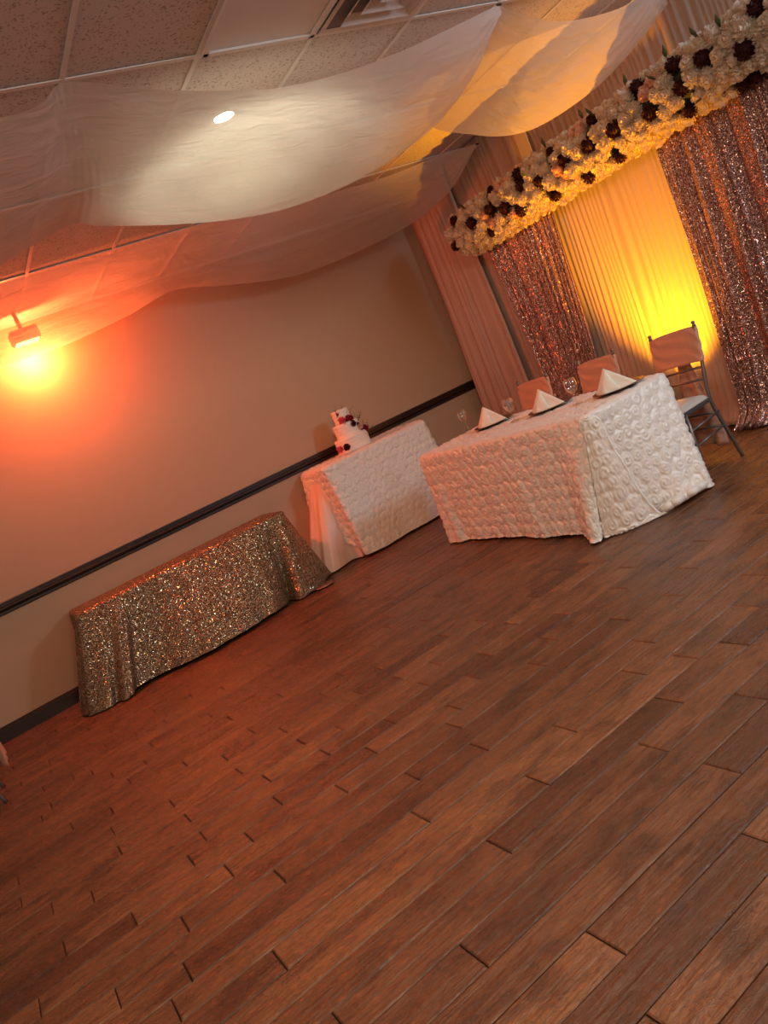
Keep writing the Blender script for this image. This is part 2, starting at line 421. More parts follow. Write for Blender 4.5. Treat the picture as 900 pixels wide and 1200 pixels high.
def cloth(name, rect, z, ctrl, mat, res=.012, ros=None, folds=(), rnd=.02, drop_res=None, wav=.004, parent=None, seed=1, hemw=0.0):
    """rect top, ctrl: list of (p, x, y, z) bottom outline keyed by perimeter position p in [0,4)
       sides: 0-1 front-left->front-right (y0), 1-2 right (x1) going back, 2-3 back, 3-4 left coming forward"""
    x0, x1, y0, y1 = rect; cr = .035
    def top(p):
        p = p % 4; k = int(p); u = p-k
        W = x1-x0; H = y1-y0
        if k == 0: q = (x0+W*u, y0)
        elif k == 1: q = (x1, y0+H*u)
        elif k == 2: q = (x1-W*u, y1)
        else: q = (x0, y1-H*u)
        x, y = q
        cx = min(max(x, x0+cr), x1-cr); cy = min(max(y, y0+cr), y1-cr)
        dx, dy = x-cx, y-cy
        if abs(dx) > 1e-6 and abs(dy) > 1e-6:
            l = math.hypot(dx, dy); x, y = cx+dx/l*cr, cy+dy/l*cr
        return x, y
    ctrl = sorted(ctrl); cp = np.array([c_[0] for c_ in ctrl]); cv = np.array([c_[1:] for c_ in ctrl], float)
    cp3 = np.concatenate([cp-4, cp, cp+4]); cv3 = np.concatenate([cv, cv, cv])
    # p samples with spacing by bottom length
    ps = np.linspace(0, 4, 1601); bt = np.array([np.interp(ps, cp3, cv3[:, i]) for i in range(3)]).T
    L = np.concatenate([[0], np.cumsum(np.maximum(np.hypot(*np.diff(bt[:, :2], axis=0).T), np.array([math.dist(top(ps[i]), top(ps[i+1])) for i in range(1600)])))])
    n = int(L[-1]/res); pl = np.interp(np.linspace(0, L[-1], n, endpoint=False), L, ps); sl = np.linspace(0, L[-1], n, endpoint=False)
    B = np.array([np.interp(pl, cp3, cv3[:, i]) for i in range(3)]).T
    for _ in range(max(2, int(.012/res)*3)):   # soften outline
        B = .25*np.roll(B, 1, 0)+.5*B+.25*np.roll(B, -1, 0)
    T = np.array([top(p) for p in pl])
    nd = int(z/(drop_res or res)); ds = np.linspace(0, 1, nd)
    out = B[:, :2]-T; 
    P = np.zeros((nd, n, 3)); A_ = np.zeros((nd, n)); Bc = np.zeros((nd, n))
    # outward normals on top loop
    tg = np.roll(T, -1, 0)-np.roll(T, 1, 0); nr = np.stack([tg[:, 1], -tg[:, 0]], 1); nr /= np.linalg.norm(nr, axis=1)[:, None]+1e-9
    rg = np.random.default_rng(seed); ph = rg.uniform(0, 6.28, 6)
    for k, d in enumerate(ds):
        g_ = d
        rr = rnd*(1-max(0, 1-d*z/rnd)**2)**.5*.8 if d*z < rnd else rnd*.8
        zz = z-d*(z-B[:, 2])
        w = wav*d**1.3*(np.sin(sl*19+ph[0]+d*1.5)+.7*np.sin(sl*31+ph[1]-d*2)+.5*np.sin(sl*53+ph[2]))
        for (pc, wd, amp) in folds:
            dp = (pl-pc+2) % 4-2; w = w+amp*d**1.2*np.exp(-(dp/wd)**2)
        P[k, :, :2] = T+out*g_+nr*(rr+w)[:, None]
        P[k, :, 2] = zz
        A_[k] = sl; Bc[k] = zz*1.02
    cr2 = rnd
    # top surface: rings shrinking from the edge loop to the middle line of the top
    hh = min(x1-x0, y1-y0)/2; nt = int(hh/res); ax_ = 0 if (x1-x0) > (y1-y0) else 1
    mid = np.empty_like(T)
    lo, hi = ((x0+hh, x1-hh), (y0+hh, y1-hh))[ax_]
    mid[:, ax_] = np.clip(T[:, ax_], lo, hi); mid[:, 1-ax_] = (y0+y1)/2 if ax_ == 0 else (x0+x1)/2
    sv = np.linspace(1, 0, nt, endpoint=False)[:, None, None]
    TP = np.zeros((nt, n, 3)); TP[..., :2] = T[None]*(1-sv)+mid[None]*sv; TP[..., 2] = z
    TP[..., 2] += .0015*np.sin(TP[..., 0]*21+TP[..., 1]*13)
    if ros:
        h = rosette(A_, Bc, **ros); h = h*np.clip(ds*z/.02, 0, 1)[:, None]
        du = np.roll(P, -1, 1)-np.roll(P, 1, 1); dv = np.gradient(P, axis=0)
        N = np.cross(dv, du); N /= np.linalg.norm(N, axis=2)[..., None]+1e-9
        # make it point outward
        sgn = np.sign((N[..., :2]*nr[None]).sum(-1)+1e-6); N *= sgn[..., None]
        P = P+N*h[..., None]
        TP[..., 2] += (rosette(TP[..., 0]+3, TP[..., 1]+3, **ros)*.7+.001)*np.clip((1-sv[..., 0])*hh/.02, 0, 1)
    P = np.concatenate([TP, P]); nd = len(P)
    m = MB(); idx = np.arange(nd*n).reshape(nd, n); m.v = [tuple(q) for q in P.reshape(-1, 3)]
    r_ = np.roll(idx, -1, 1)
    m.f = [tuple(q) for q in np.stack([idx[:-1], idx[1:], r_[1:], r_[:-1]], -1).reshape(-1, 4).tolist()]
    o = m.build(name, mat, parent)
    return o

def bz(p, z=0.012): q = onz(p, z); return (q[0], q[1], z)
# --- gold sequin table
GX0, GX1, GY0, GY1, GZ = .48, 2.33, 6.34, 6.87, .72
table('folding_table', GX0+.03, GX1-.03, GY0+.03, GY1-.02, GZ-.004, 'low table hidden beneath the gold sequin cloth')
gc = [(0.0, *bz((107, 838))), (.09, *bz((128, 829))), (.16, *bz((149, 820))), (.22, *bz((158, 806), .03)), (.34, *bz((200, 784), .03)), (.5, *bz((247, 762), .03)), (.66, *bz((290, 738), .03)), (.82, *bz((322, 716), .03)),
      (.9, *bz((340, 704))), (1.0, *bz((352, 702))), (1.12, 2.50, 6.36, .012), (1.4, 2.46, 6.60, .012), (1.7, 2.44, 6.80, .012), (2.0, 2.42, 6.885, .02),
      (2.5, 1.4, 6.885, .05), (3.0, .36, 6.885, .02), (3.3, .34, 6.72, .03), (3.55, .33, 6.62, .03), (3.7, .20, 6.55, .012), (3.82, .30, 6.46, .012), (3.92, .19, 6.38, .012)]
o = cloth('tablecloth', (GX0, GX1, GY0, GY1), GZ, gc, m_gold, .014, None,
          folds=((.13, .02, -.09), (.2, .018, .06), (.30, .05, -.025), (.42, .04, .015), (.62, .1, -.02), (.93, .03, -.09), (1.05, .04, .06), (.84, .05, .02)), wav=.003)
setp(o, 'gold sequin tablecloth on the long low table by the left wall', 'tablecloth')
# loose corner of the gold cloth lying on the floor at its right end
P = []
for i, (a, b) in enumerate([((342, 703), (352, 672)), ((356, 699), (362, 676)), ((368, 694), (368, 684)), ((380, 689), (378, 683)), ((391, 683), (388, 680))]):
    A = onz(a, .006); Bq = onz(b, .006); row = []
    for k in range(7):
        u = k/6; q = A*(1-u)+Bq*u; q[2] = .008+.028*abs(math.sin(u*PI*1.5+i*1.1))*(1-i/5.5); row.append(q)
    P.append(row)
PP = np.array(P); PP = np.stack([spline(PP[:, j], 17) for j in range(7)], 1)
gcorner = solid(MB().grid(PP).build('cloth_corner', m_gold, o), .003)

# --- cake table
KX0, KX1, KY0, KY1, KZ = 2.86, 4.02, 6.34, 6.86, .90
table('folding_table', KX0+.04, KX1-.04, KY0+.04, KY1-.03, KZ-.006, 'tall table hidden beneath the rosette cloth under the cake')
kc = [(0, *bz((430, 650), .03)), (.25, *bz((452, 640), .02)), (.5, *bz((472, 627), .02)), (.8, *bz((505, 609), .02)), (1.0, 4.06, 6.26, .02), (1.3, 4.08, 6.5, .02), (2.0, 4.05, 6.88, .02), (3.0, 2.76, 6.885, .30), (3.12, 2.74, 6.84, .26), (3.35, 2.76, 6.66, .34), (3.6, 2.80, 6.52, .27), (3.8, 2.84, 6.40, .16), (3.93, 2.88, 6.30, .07)]
o = cloth('tablecloth', (KX0, KX1, KY0, KY1), KZ, kc, m_rosette, .0075, dict(s=.078, A=.017, seed=5), folds=((3.2, .06, .03), (3.5, .06, -.02), (3.75, .05, .02)), wav=.003)
setp(o, 'ivory rosette overlay cloth on the cake table', 'tablecloth', 'ivory rosette cloths')
uc = [(0, *bz((425, 652), .010)), (.25, 3.2, 6.36, .010), (1.0, 3.98, 6.33, .01), (1.3, 4.03, 6.5, .02), (2.0, 4.0, 6.885, .02), (2.9, 2.9, 6.885, .02), (3.0, 2.72, 6.885, .05), (3.2, *bz((362, 660), .02)), (3.32, *bz((367, 677))), (3.5, *bz((379, 674))), (3.65, *bz((392, 670))), (3.78, *bz((406, 661))), (3.9, *bz((414, 655)))]
o = cloth('tablecloth', (KX0+.02, KX1-.03, KY0+.03, KY1-.02), KZ-.012, uc, m_peach, .014, None,
          folds=((3.1, .03, .03), (3.22, .025, -.04), (3.34, .025, .03), (3.46, .03, -.045), (3.58, .03, .03), (3.7, .03, -.03), (3.85, .04, .02)), wav=.004, rnd=.01, seed=4)
setp(o, 'plain peach satin underlay pooling on the floor beneath the cake table overlay', 'tablecloth')

# --- main (sweetheart) table
AX0, AX1, AY0, AY1, AZ = 3.13, 3.86, 3.33, 5.19, .725
table('folding_table', AX0+.04, AX1-.04, AY0+.04, AY1-.04, AZ-.006, 'long table hidden beneath the rosette cloth of the head table')
ac = [(0, 3.09, 3.46, .012), (.15, 3.19, 3.39, .012), (.35, 3.36, 3.29, .02), (.6, 3.48, 3.205, .03), (.85, 3.62, 3.165, .02), (1.0, 3.685, 3.145, .012), (1.08, 3.66, 3.3, .012), (1.2, 3.63, 3.5, .012), (1.7, 3.63, 4.8, .012), (1.95, 3.68, 5.18, .012), (2.05, 3.7, 5.22, .012),
      (2.5, 3.4, 5.24, .012), (2.9, 3.12, 5.22, .012), (3.0, *bz((531, 635))), (3.04, *bz((540, 633))), (3.15, *bz((562, 630), .02)), (3.3, *bz((592, 628), .02)), (3.45, *bz((617, 627), .02)), (3.55, *bz((640, 629))), (3.7, *bz((662, 625), .02)), (3.84, *bz((682, 625), .02)), (3.9, *bz((694, 632))), (3.95, *bz((702, 634))), (3.985, *bz((707, 631)))]
o = cloth('tablecloth', (AX0, AX1, AY0, AY1), AZ, ac, m_rosette, .0075, dict(s=.088, A=.014, seed=9), folds=((3.93, .02, .03), (3.86, .03, -.02), (3.06, .02, .02), (3.1, .02, -.012), (.93, .05, .02)), wav=.0035, seed=8)
setp(o, 'ivory rosette tablecloth on the long head table with three place settings', 'tablecloth', 'ivory rosette cloths')
# the front drape wraps the corner and overlaps the end panel, its hem running diagonally
top_c = np.array([AX0-.012, AY0-.005, AZ-.03]); Nf = 90; Wd = 70
bA = np.array(bz((705, 632))); bB = np.array(bz((776, 607), .03)); tB = onx((706, 492), 3.21)
P = np.zeros((Nf, Wd, 3)); 
hem = spline([(3.165, 3.315, .712), (3.187, 3.289, .654), (3.196, 3.283, .505), (3.219, 3.264, .352), (3.238, 3.25, .178), (3.278, 3.219, .036), (3.32, 3.19, .012)], Nf)
for i in range(Nf):
    H_ = hem[i]; d = (.712-H_[2])/.70
    L_ = np.array([AX0-.02-.10*d, AY0+.01+.075*d, H_[2]])
    for j in range(Wd):
        v_ = j/(Wd-1); q = L_*(1-v_)+H_*v_
        P[i, j] = q+np.array([-.6, -.8, 0])*(math.sin(v_*PI)*(.01+.02*d)+.012)
du = np.gradient(P, axis=1); dv = np.gradient(P, axis=0); N = np.cross(dv, du); N /= np.linalg.norm(N, axis=2)[..., None]+1e-9
N *= np.sign(-(N[..., 1]+N[..., 0]))[..., None]
aa = np.cumsum(np.linalg.norm(du, axis=2), 1); P2 = P+N*rosette(aa+1.3, P[..., 2]*1.02, .088, .014, 9)[..., None]
fl_ = solid(MB().grid(P2).build('corner_drape', m_rosette, o), .004)
hm = [tuple(P2[i, -1]) for i in range(0, Nf, 3)]
MB().tube(hm, .008, 8).build('hem', m_hem, fl_)
# puddle of cloth at the foot of the end panel
m = MB(); 
for k in range(5):
    pts = [onz((772+k*9+u*26, 600-k*5.5-u*16), .02+.03*math.sin(u*PI)+.01*(k % 2)) for u in np.linspace(0, 1, 7)]
    m.tube(pts, [.008, .02, .026, .028, .024, .016, .006], 10)
m.build('pooled_fold', m_rosette, o)

# ------------------------------------------------------------------ place settings
PX = 3.64
def napkin(loc, rz):
    A = Vector((0, -.045, .118)); 
    fl1 = Vector((-.085, -.055, .0)); fr = Vector((-.02, .155, .0)); bl = Vector((.08, -.06, 0)); fc = Vector((-.075, .02, 0))
    A = Vector((0, .05, .120)); fl1 = Vector((-.06, .105, 0)); fr = Vector((.0, -.135, .0)); fc = Vector((-.095, .035, 0)); bl = Vector((.085, .06, 0))
    m = MB()
    def tri(a, b, c_, n=10, bulge=.006):
        vs = []; fs = []; id_ = {}
        nn = (b-a).cross(c_-a).normalized()
        for i in range(n+1):
            for j in range(n+1-i):
                k = n-i-j; q = a*(i/n)+b*(j/n)+c_*(k/n); w = 27*(i/n)*(j/n)*(k/n)
                id_[i, j] = len(vs); vs.append(q+nn*bulge*w)
        for i in range(n):
            for j in range(n-i):
                fs.append((id_[i, j], id_[i+1, j], id_[i, j+1]))
                if j < n-i-1: fs.append((id_[i+1, j], id_[i+1, j+1], id_[i, j+1]))
        m.add(vs, fs)
    tri(A, fl1, fc, bulge=-.006); tri(A, fc, fr, bulge=-.01); tri(A, fr, bl); tri(A, bl, fl1)
    # inner fold edge visible along the crease
    tri(A+Vector((0, 0, -.003)), fc+Vector((.012, -.004, 0)), (fr+fc)/2, bulge=.004)
    o = m.build('napkin', m_napkin, None, loc=loc); o.rotation_euler = (0, 0, rz); solid(o, .003)
    o.scale = (1.2,)*3; return o
plates = [((577, 497), 'leftmost'), ((633, 483), 'middle'), ((716, 461), 'rightmost')]
ZT = AZ+.0145
prof = [(0, .002), (.08, .002), (.10, .003), (.125, .010), (.158, .014), (.163, .013), (.162, .010), (.128, .004), (.10, 0), (0, 0)]
for (px, nm), ys in zip(plates, (4.80, 4.14, 3.50)):
    c_ = (PX, ys, ZT)
    o = recalc(MB().lathe(prof, 48).build('charger_plate', m_charger, loc=c_))
    setp(o, f'dark brown charger plate, {nm} of three on the head table', 'plate', 'charger plates on the head table')
    n_ = napkin((PX, ys, ZT+.004), random.uniform(-.08, .08))
    setp(n_, f'ivory napkin folded to a point on the {nm} charger plate', 'napkin', 'folded napkins on the head table')
gp = [(.0, .0), (.034, .0), (.036, .002), (.03, .004), (.008, .009), (.0045, .016), (.0042, .06), (.006, .068), (.016, .076), (.032, .092), (.040, .115), (.041, .135), (.037, .168), (.0355, .168), (.0395, .135), (.0385, .115), (.030, .094), (.014, .079), (.0, .074)]
for (px, nm) in (((549, 503), 'left of the leftmost plate'), ((603.5, 493), 'between the leftmost and middle plates'), ((677, 473), 'between the middle and rightmost plates')):
    q = onz(px, ZT); o = recalc(MB().lathe(gp, 32).build('goblet', m_glass, loc=tuple(q)))
    setp(o, f'clear stemmed goblet standing {nm}', 'glass', 'goblets on the head table')

# ------------------------------------------------------------------ chairs
def make_chair():
    t = empty('chiavari_chair', (0, 0, 0), 'x', 'chair')
    W = .177
    # chair faces -X; local origin on the floor under the back posts
    for s_ in (-1, 1):
        pts = [(.005, s_*W*1.02, 0), (-.03, s_*W, .15), (-.07, s_*W*.97, .33), (-.085, s_*W*.96, .45), (-.06, s_*W*.98, .60), (-.025, s_*W, .75), (.0, s_*W, .90)]
        pts = [tuple(q) for q in spline(pts, 22)]
        lg = MB().tube(pts, [.0115+.0015*(abs((i % 7)-3) == 3) for i in range(22)], 12).build('back_post', m_metal, t)
        q = pts[-1]
        MB().lathe([(0, -.004), (.012, 0), (.012, .006), (.008, .010), (.013, .016), (.013, .022), (.007, .030), (0, .031)], 14, q).build('finial', m_metal, lg)
        MB().tube([(-.375, s_*W*1.08, .43), (-.378, s_*W*1.1, .2), (-.38, s_*W*1.12, 0)], [.013, .013, .009], 12).build('front_leg', m_metal, t)
        for z_ in (.24, .34):
            MB().tube([(-.05, s_*W*.99, z_), (-.378, s_*W*1.09, z_-.02)], .008, 10).build('side_stretcher', m_metal, t)
    def xp(z_): 
        return np.interp(z_, [0, .15, .33, .45, .6, .75, .9], [.005, -.03, -.07, -.085, -.06, -.025, 0])
    for z_ in (.565, .64, .87):
        MB().tube([(xp(z_), -W, z_), (xp(z_)+.008, 0, z_), (xp(z_), W, z_)], .008, 10).build('back_rail', m_metal, t)
    for z_ in (.24, .34):
        MB().tube([(xp(z_), -W, z_), (xp(z_), W, z_)], .008, 10).build('rear_stretcher', m_metal, t)
    MB().tube([(-.378, -W*1.09, .25), (-.378, W*1.09, .25)], .008, 10).build('front_stretcher', m_metal, t)
    # seat frame and cushion
    vs = []
    def sq(w1, w2, d0, d1, z_): return [(d0, -w1, z_), (d0, w1, z_), (d1, w2, z_), (d1, -w2, z_)]
    m = MB(); m.add(sq(.17, .20, -.07, -.395, .415)+sq(.175, .205, -.068, -.40, .448), [(0, 1, 2, 3)[::-1], (4, 5, 6, 7), (0, 4, 5, 1)[::-1], (1, 5, 6, 2)[::-1], (2, 6, 7, 3)[::-1], (3, 7, 4, 0)[::-1]])
    o = recalc(m.build('seat_frame', m_seatrail, t, smooth=False)); b = o.modifiers.new('b', 'BEVEL'); b.width = .008; b.segments = 3
    G = np.zeros((15, 15, 3))
    for i in range(15):
        for j in range(15):
            u, v_ = i/14*2-1, j/14*2-1
            w = .168+(.195-.168)*(u+1)/2
            ex = (1-abs(u)**5)*(1-abs(v_)**5)
            G[i, j] = (-.075-.315*(u+1)/2, v_*w, .447+.038*max(0, ex)**.45)
    MB().grid(G).build('cushion', m_cushion, t)
    # sash: a band wrapped round the top of the back plus tails behind
    n = 40; rows = 16; G = np.zeros((rows, n+1, 3))
    for i in range(rows):
        z_ = .895-.215*i/(rows-1)
        for k in range(n+1):
            th = 2*PI*k/n; cx, cy = math.cos(th), math.sin(th)
            e = .018; sgx = (abs(cx)**.5)*(1 if cx > 0 else -1); sgy = (abs(cy)**.35)*(1 if cy > 0 else -1)
            wob = .003*math.sin(i*1.1+cy*7)
            G[i, k] = (xp(z_)+sgx*e+wob+.004*cy*0, sgy*(W+.014), z_+.006*math.cos(cy*3)*(1 if i == 0 else .3))
    o = MB().grid(G).build('sash', m_sash, t); solid(o, .002)
    n = 14; rows = 26; G = np.zeros((rows, n, 3))
    for i in range(rows):
        d = i/(rows-1); z_ = .70-.60*d; w = .045+.085*min(1, d*1.3)
        for k in range(n):
            u = k/(n-1)*2-1
            G[i, k] = (.022+.015*math.sin(u*6+d*2)*(.3+d), .015+u*w+.02*d, z_+.012*u*d)
    solid(MB().grid(G).build('sash_tail', m_sash, t), .002)
    kn = MB().lathe([(0, -.03), (.02, -.026), (.03, -.008), (.03, .01), (.018, .028), (0, .03)], 14).build('sash_knot', m_sash, t, loc=(.03, .01, .70))
    return t
ch0 = make_chair()
specs = [((4.225, 3.47), .0, 'peach-sashed bronze chair whose seat and legs show past the end of the head table', ),
         ((4.20, 4.147), .0, 'middle of three sashed chairs, behind the gap left of the rightmost plate'),
         ((4.20, 4.868), .0, 'sashed chair farthest to the left behind the head table')]
for i, (xy, rz, lab) in enumerate(specs):
    o = ch0 if i == 0 else copy_tree(ch0)
    o.location = (*xy, 0); o.rotation_euler = (0, 0, rz); o['label'] = lab; o['group'] = 'sashed chairs behind the head table'
o = copy_tree(ch0); o.location = (-.445, 5.45, 0); o.rotation_euler = (0, 0, 0)
for q in o.children:
    if q.name.startswith('sash_tail'): q.location = (.075, -.09, .10); q.rotation_euler = (0, 0, 0)
o['label'] = 'mostly cropped chair at the left edge, only its sash end and leg showing'
if 'group' in o: del o['group']

# ------------------------------------------------------------------ cake
CK = np.array([3.35, 6.56, KZ+.010])
t = empty('wedding_cake', tuple(CK), 'three-tier ivory cake with red and pink flowers on the rosette cloth table', 'cake')
MB().lathe([(0, 0), (.185, 0), (.187, .004), (.185, .010), (0, .010)], 40).build('cake_board', m_board, t)
z_ = .010
for (r, h_) in ((.165, .13), (.125, .13), (.083, .13)):
    pr = [(0, z_+h_), (r*.5, z_+h_+.001), (r-.012, z_+h_), (r-.003, z_+h_-.004), (r, z_+h_-.012)]+[(r+.002*math.sin(q*1.7), z_+h_-.012-(h_-.012)*q/14) for q in range(1, 15)]
    o = MB().lathe(pr, 56, wob=lambda th, z: 1+.008*math.sin(th*9+z*60)+.006*math.sin(th*17-z*90)).build('cake_tier', m_icing, t); recalc(o)
    z_ += h_

def flower_mesh(name, R0, mat, npet=64, ruffle=.35, seed=0, width=.42, curl=.35, core=.55):
    rg = random.Random(seed); m = MB()
    for k in range(npet):
        zc = 1-(k+.5)/npet*1.75; th = k*2.39996+rg.uniform(-.2, .2); rr = math.sqrt(max(0, 1-zc*zc))
        d = Vector((rr*math.cos(th), rr*math.sin(th), zc)).normalized()
        side = d.cross(Vector((0, 0, 1))); side = side.normalized() if side.length > .05 else Vector((1, 0, 0))
        up = side.cross(d)
        L_ = R0*rg.uniform(.86, 1.08); w = R0*width*rg.uniform(.8, 1.2); tw = rg.uniform(-.5, .5)
        s2 = side*math.cos(tw)+up*math.sin(tw); u2 = d.cross(s2)
        rows = []
        for i, f_ in enumerate((core, .8, 1.0)):
            ww = w*(.45, .95, .8)[i]; bend = u2*(-curl*R0*(f_-core)**2*2)
            for j in (-1, 0, 1):
                jt = (rg.uniform(-1, 1)*ruffle*.12*R0) if i == 2 else 0
                rows.append(d*(L_*f_+jt-(abs(j)*.06*R0 if i == 2 else 0))+s2*(j*ww*.5)+bend+u2*(.08*R0*(1-abs(j))*(i > 0)))
        m.add(rows, [(0, 1, 4, 3), (1, 2, 5, 4), (3, 4, 7, 6), (4, 5, 8, 7)])
    # inner body so the flower reads solid
    n = 10; vs = []; fs = []
    for i in range(7):
        for k in range(n):
            a = PI*i/6; b = 2*PI*k/n; q = R0*(core+.12)*(1+.1*math.sin(3*b+i)); vs.append((q*math.sin(a)*math.cos(b), q*math.sin(a)*math.sin(b), q*math.cos(a)))
    for i in range(6):
        for k in range(n): fs.append((i*n+k, i*n+(k+1) % n, (i+1)*n+(k+1) % n, (i+1)*n+k))
    m.add(vs, fs)
    me = D.meshes.new(name); me.from_pydata(m.v, [], m.f); me.materials.append(mat); me.shade_smooth()
    return me
def inst(name, me, parent, p, d, sc=1.0):
    o = D.objects.new(name, me); C.objects.link(o); o.parent = parent; o.location = p
    q = Vector(d).to_track_quat('Z', 'Y'); e = q.to_euler(); o.rotation_euler = e; o.scale = (sc,)*3
    return o
fm = {k: flower_mesh('bloom', .03, v, 30, .5, 11+i, .55, .5, .45) for i, (k, v) in enumerate(dict(pink=m_ppink, red=m_pred, dark=m_pdark, peach=m_ppeach).items())}
# px, colour, depth y, size
for (px, kind, yy, s_) in (((400.5, 493), 'pink', 6.47, .95), ((409.5, 491), 'red', 6.45, 1.1), ((413.5, 496.5), 'dark', 6.44, .9), ((419, 497.5), 'dark', 6.46, .7), ((422, 499), 'peach', 6.44, .8), ((427.5, 502), 'red', 6.46, 1.0), ((398.5, 527), 'pink', 6.42, .9), ((406.5, 524), 'dark', 6.41, .95), ((395.5, 486), 'red', 6.48, .35), ((404, 497), 'peach', 6.46, .5)):
    q = ony(px, yy)-CK; inst('rose', fm[kind], t, tuple(q), (-.3, -1, .4), s_*1.3)
m = MB()
for (px, dx_) in (((402, 478), 0), ((408, 480), 1), ((414, 488), 1), ((420, 487), 2), ((427, 494), 2), ((433, 497), 3), ((396, 481), 0), ((418, 490), 1)):
    q0 = ony((px[0]-1, px[1]+9), 6.50)-CK
    for k in range(5):
        tip = ony((px[0]+random.uniform(-5, 5), px[1]+random.uniform(-5, 3)), 6.49+random.uniform(-.02, .02))-CK
        m.tube([q0, (q0+tip)/2+np.array([.004, 0, .006]), tip], [.0012, .001, .0006], 5)
        for f_ in (.6, .8, 1):
            c_ = q0+(tip-q0)*f_; a = random.uniform(0, 6); e_ = np.array([math.cos(a), .3, math.sin(a)])*.012
            m.add([c_, c_+e_*.5+np.array([.002, 0, .004]), c_+e_, c_+e_*.5-np.array([.002, 0, .004])], [(0, 1, 2, 3)])
m.build('greenery', m_green, t)

# ------------------------------------------------------------------ curtains
def curtain(name, y0, y1, z0, z1, x, mat, wl=.09, amp=.022, bot=None, seed=0, flare=0.0, res=.012, pool=0.0, wl2=.031):
    """pleated panel hanging in a plane of constant X; bot=(y0,y1) at the hem"""
    rg = np.random.default_rng(seed); b0, b1 = bot or (y0, y1)
    n = int(abs(y1-y0)/res)+1; nz = 60; us = np.linspace(0, 1, n)
    ph = rg.uniform(0, 6.28, 5); W = abs(y1-y0)
    warp = us*W+.8*wl*np.sin(us*W*7+ph[0])+.35*wl*np.sin(us*W*19+ph[1])
    P = np.zeros((nz, n, 3))
    for i in range(nz):
        d = i/(nz-1); z = z1+(z0-z1)*d
        y = (y0+(y1-y0)*us)*(1-d)+(b0+(b1-b0)*us)*d
        a = amp*(.55+.6*d)
        f_ = np.sin(2*PI*warp/wl+ph[2]+.5*math.sin(d*3+ph[3]))
        f2 = np.sin(2*PI*warp/wl2+ph[4]+d*2)
        xx = x-a*np.sign(f_)*np.abs(f_)**.8-amp*.28*f2*(1-.5*d)-flare*d**3
        if pool and d > .94: xx = xx-pool*((d-.94)/.06)**1.5*(1+.4*f2)
        P[i, :, 0] = xx; P[i, :, 1] = y+.006*np.sin(d*9+us*20); P[i, :, 2] = z
        if pool and d > .94: P[i, :, 2] = np.maximum(.006, z+.01*np.abs(f2))
    o = MB().grid(P).build(name, mat); solid(o, .0015)
    return o
o = curtain('sheer_curtain', 6.00, 6.70, .012, 3.02, 5.12, m_sheer, .12, .014, bot=(5.95, 6.85), seed=1, flare=.03)
setp(o, 'pinkish sheer curtain nearest the left wall, leftmost panel of the backdrop', 'curtain', 'sheer backdrop curtains')
o = curtain('sheer_curtain', 4.9, 6.12, .012, 3.02, 5.165, m_sheer, .10, .010, bot=(4.9, 6.15), seed=2)
setp(o, 'sheer curtain rising behind the narrow sequin panel at the flower garland end', 'curtain', 'sheer backdrop curtains')
o = curtain('sheer_curtain', 2.2, 4.95, .012, 3.02, 5.20, m_sheer, .055, .005, seed=3)
setp(o, 'wide sheer curtain rising above the middle and right of the flower garland', 'curtain', 'sheer backdrop curtains')
o = curtain('sheer_curtain', 3.60, 4.98, .012, 2.28, 5.09, m_sheer, .06, .008, bot=(3.66, 5.1), seed=4, flare=.08, pool=.05)
setp(o, 'sheer curtain lit bright yellow between the two sequin panels', 'curtain', 'sheer backdrop curtains')
o = curtain('sequin_curtain', 4.76, 5.66, .01, 2.28, 4.99, m_rose, .078, .030, bot=(4.98, 5.52), seed=5)
setp(o, 'narrow rose gold sequin panel left of the yellow lit curtain', 'curtain', 'rose gold sequin curtains')
o = curtain('sequin_curtain', 2.35, 3.66, .01, 2.28, 4.99, m_rose, .085, .034, bot=(2.35, 3.72), seed=6, flare=.06, pool=.12)
setp(o, 'rose gold sequin curtain at the right edge of the photo', 'curtain', 'rose gold sequin curtains')

# ------------------------------------------------------------------ garland
GXc, GZc, GR = 4.90, 2.30, .155
ga = empty('flower_garland', (GXc, 4.1, GZc), 'long garland of white and burgundy artificial flowers across the backdrop', 'garland')
m = MB(); ys = np.linspace(2.25, 5.72, 60)
m.tube([(0, y-4.1, .004*math.sin(y*9)) for y in ys], [GR*(.3 if i in (0, 59) else .8 if i in (1, 58) else .93+.05*math.sin(i*1.7)) for i in range(60)], 20)
m.build('foliage_core', m_darkgreen, ga)
DK = [(2.633, 2.421), (2.74, 2.244), (2.997, 2.351), (3.207, 2.435), (3.179, 2.27), (2.912, 2.095), (3.245, 2.12), (3.519, 2.469), (3.452, 2.247), (3.733, 2.292), (3.941, 2.461), (3.981, 2.301), (3.859, 2.116), (4.227, 2.316), (4.382, 2.451), (4.765, 2.453), (4.535, 2.287), (4.724, 2.349), (4.524, 2.127), (4.157, 2.12), (5.169, 2.485), (5.157, 2.333), (4.993, 2.263), (4.855, 2.175), (5.422, 2.322), (5.314, 2.146), (5.699, 2.45), (5.749, 2.229), (2.819, 2.069)]
white = [flower_mesh('pompon', .069, m_pwhite, 74, .5, k) for k in range(3)]
peach = flower_mesh('pompon_peach', .058, m_ppeach, 60, .5, 9, .6, .5)
darkm = [flower_mesh('dahlia', .060, m_pdark, 58, .5, 20+k, .4, .2) for k in range(2)]
placed = []
def on_tube(y, th, rr=GR):  # th: 0 faces the room (-X), + up
    return np.array([-math.cos(th)*rr, y-4.1, math.sin(th)*rr]), (-math.cos(th), 0, math.sin(th))
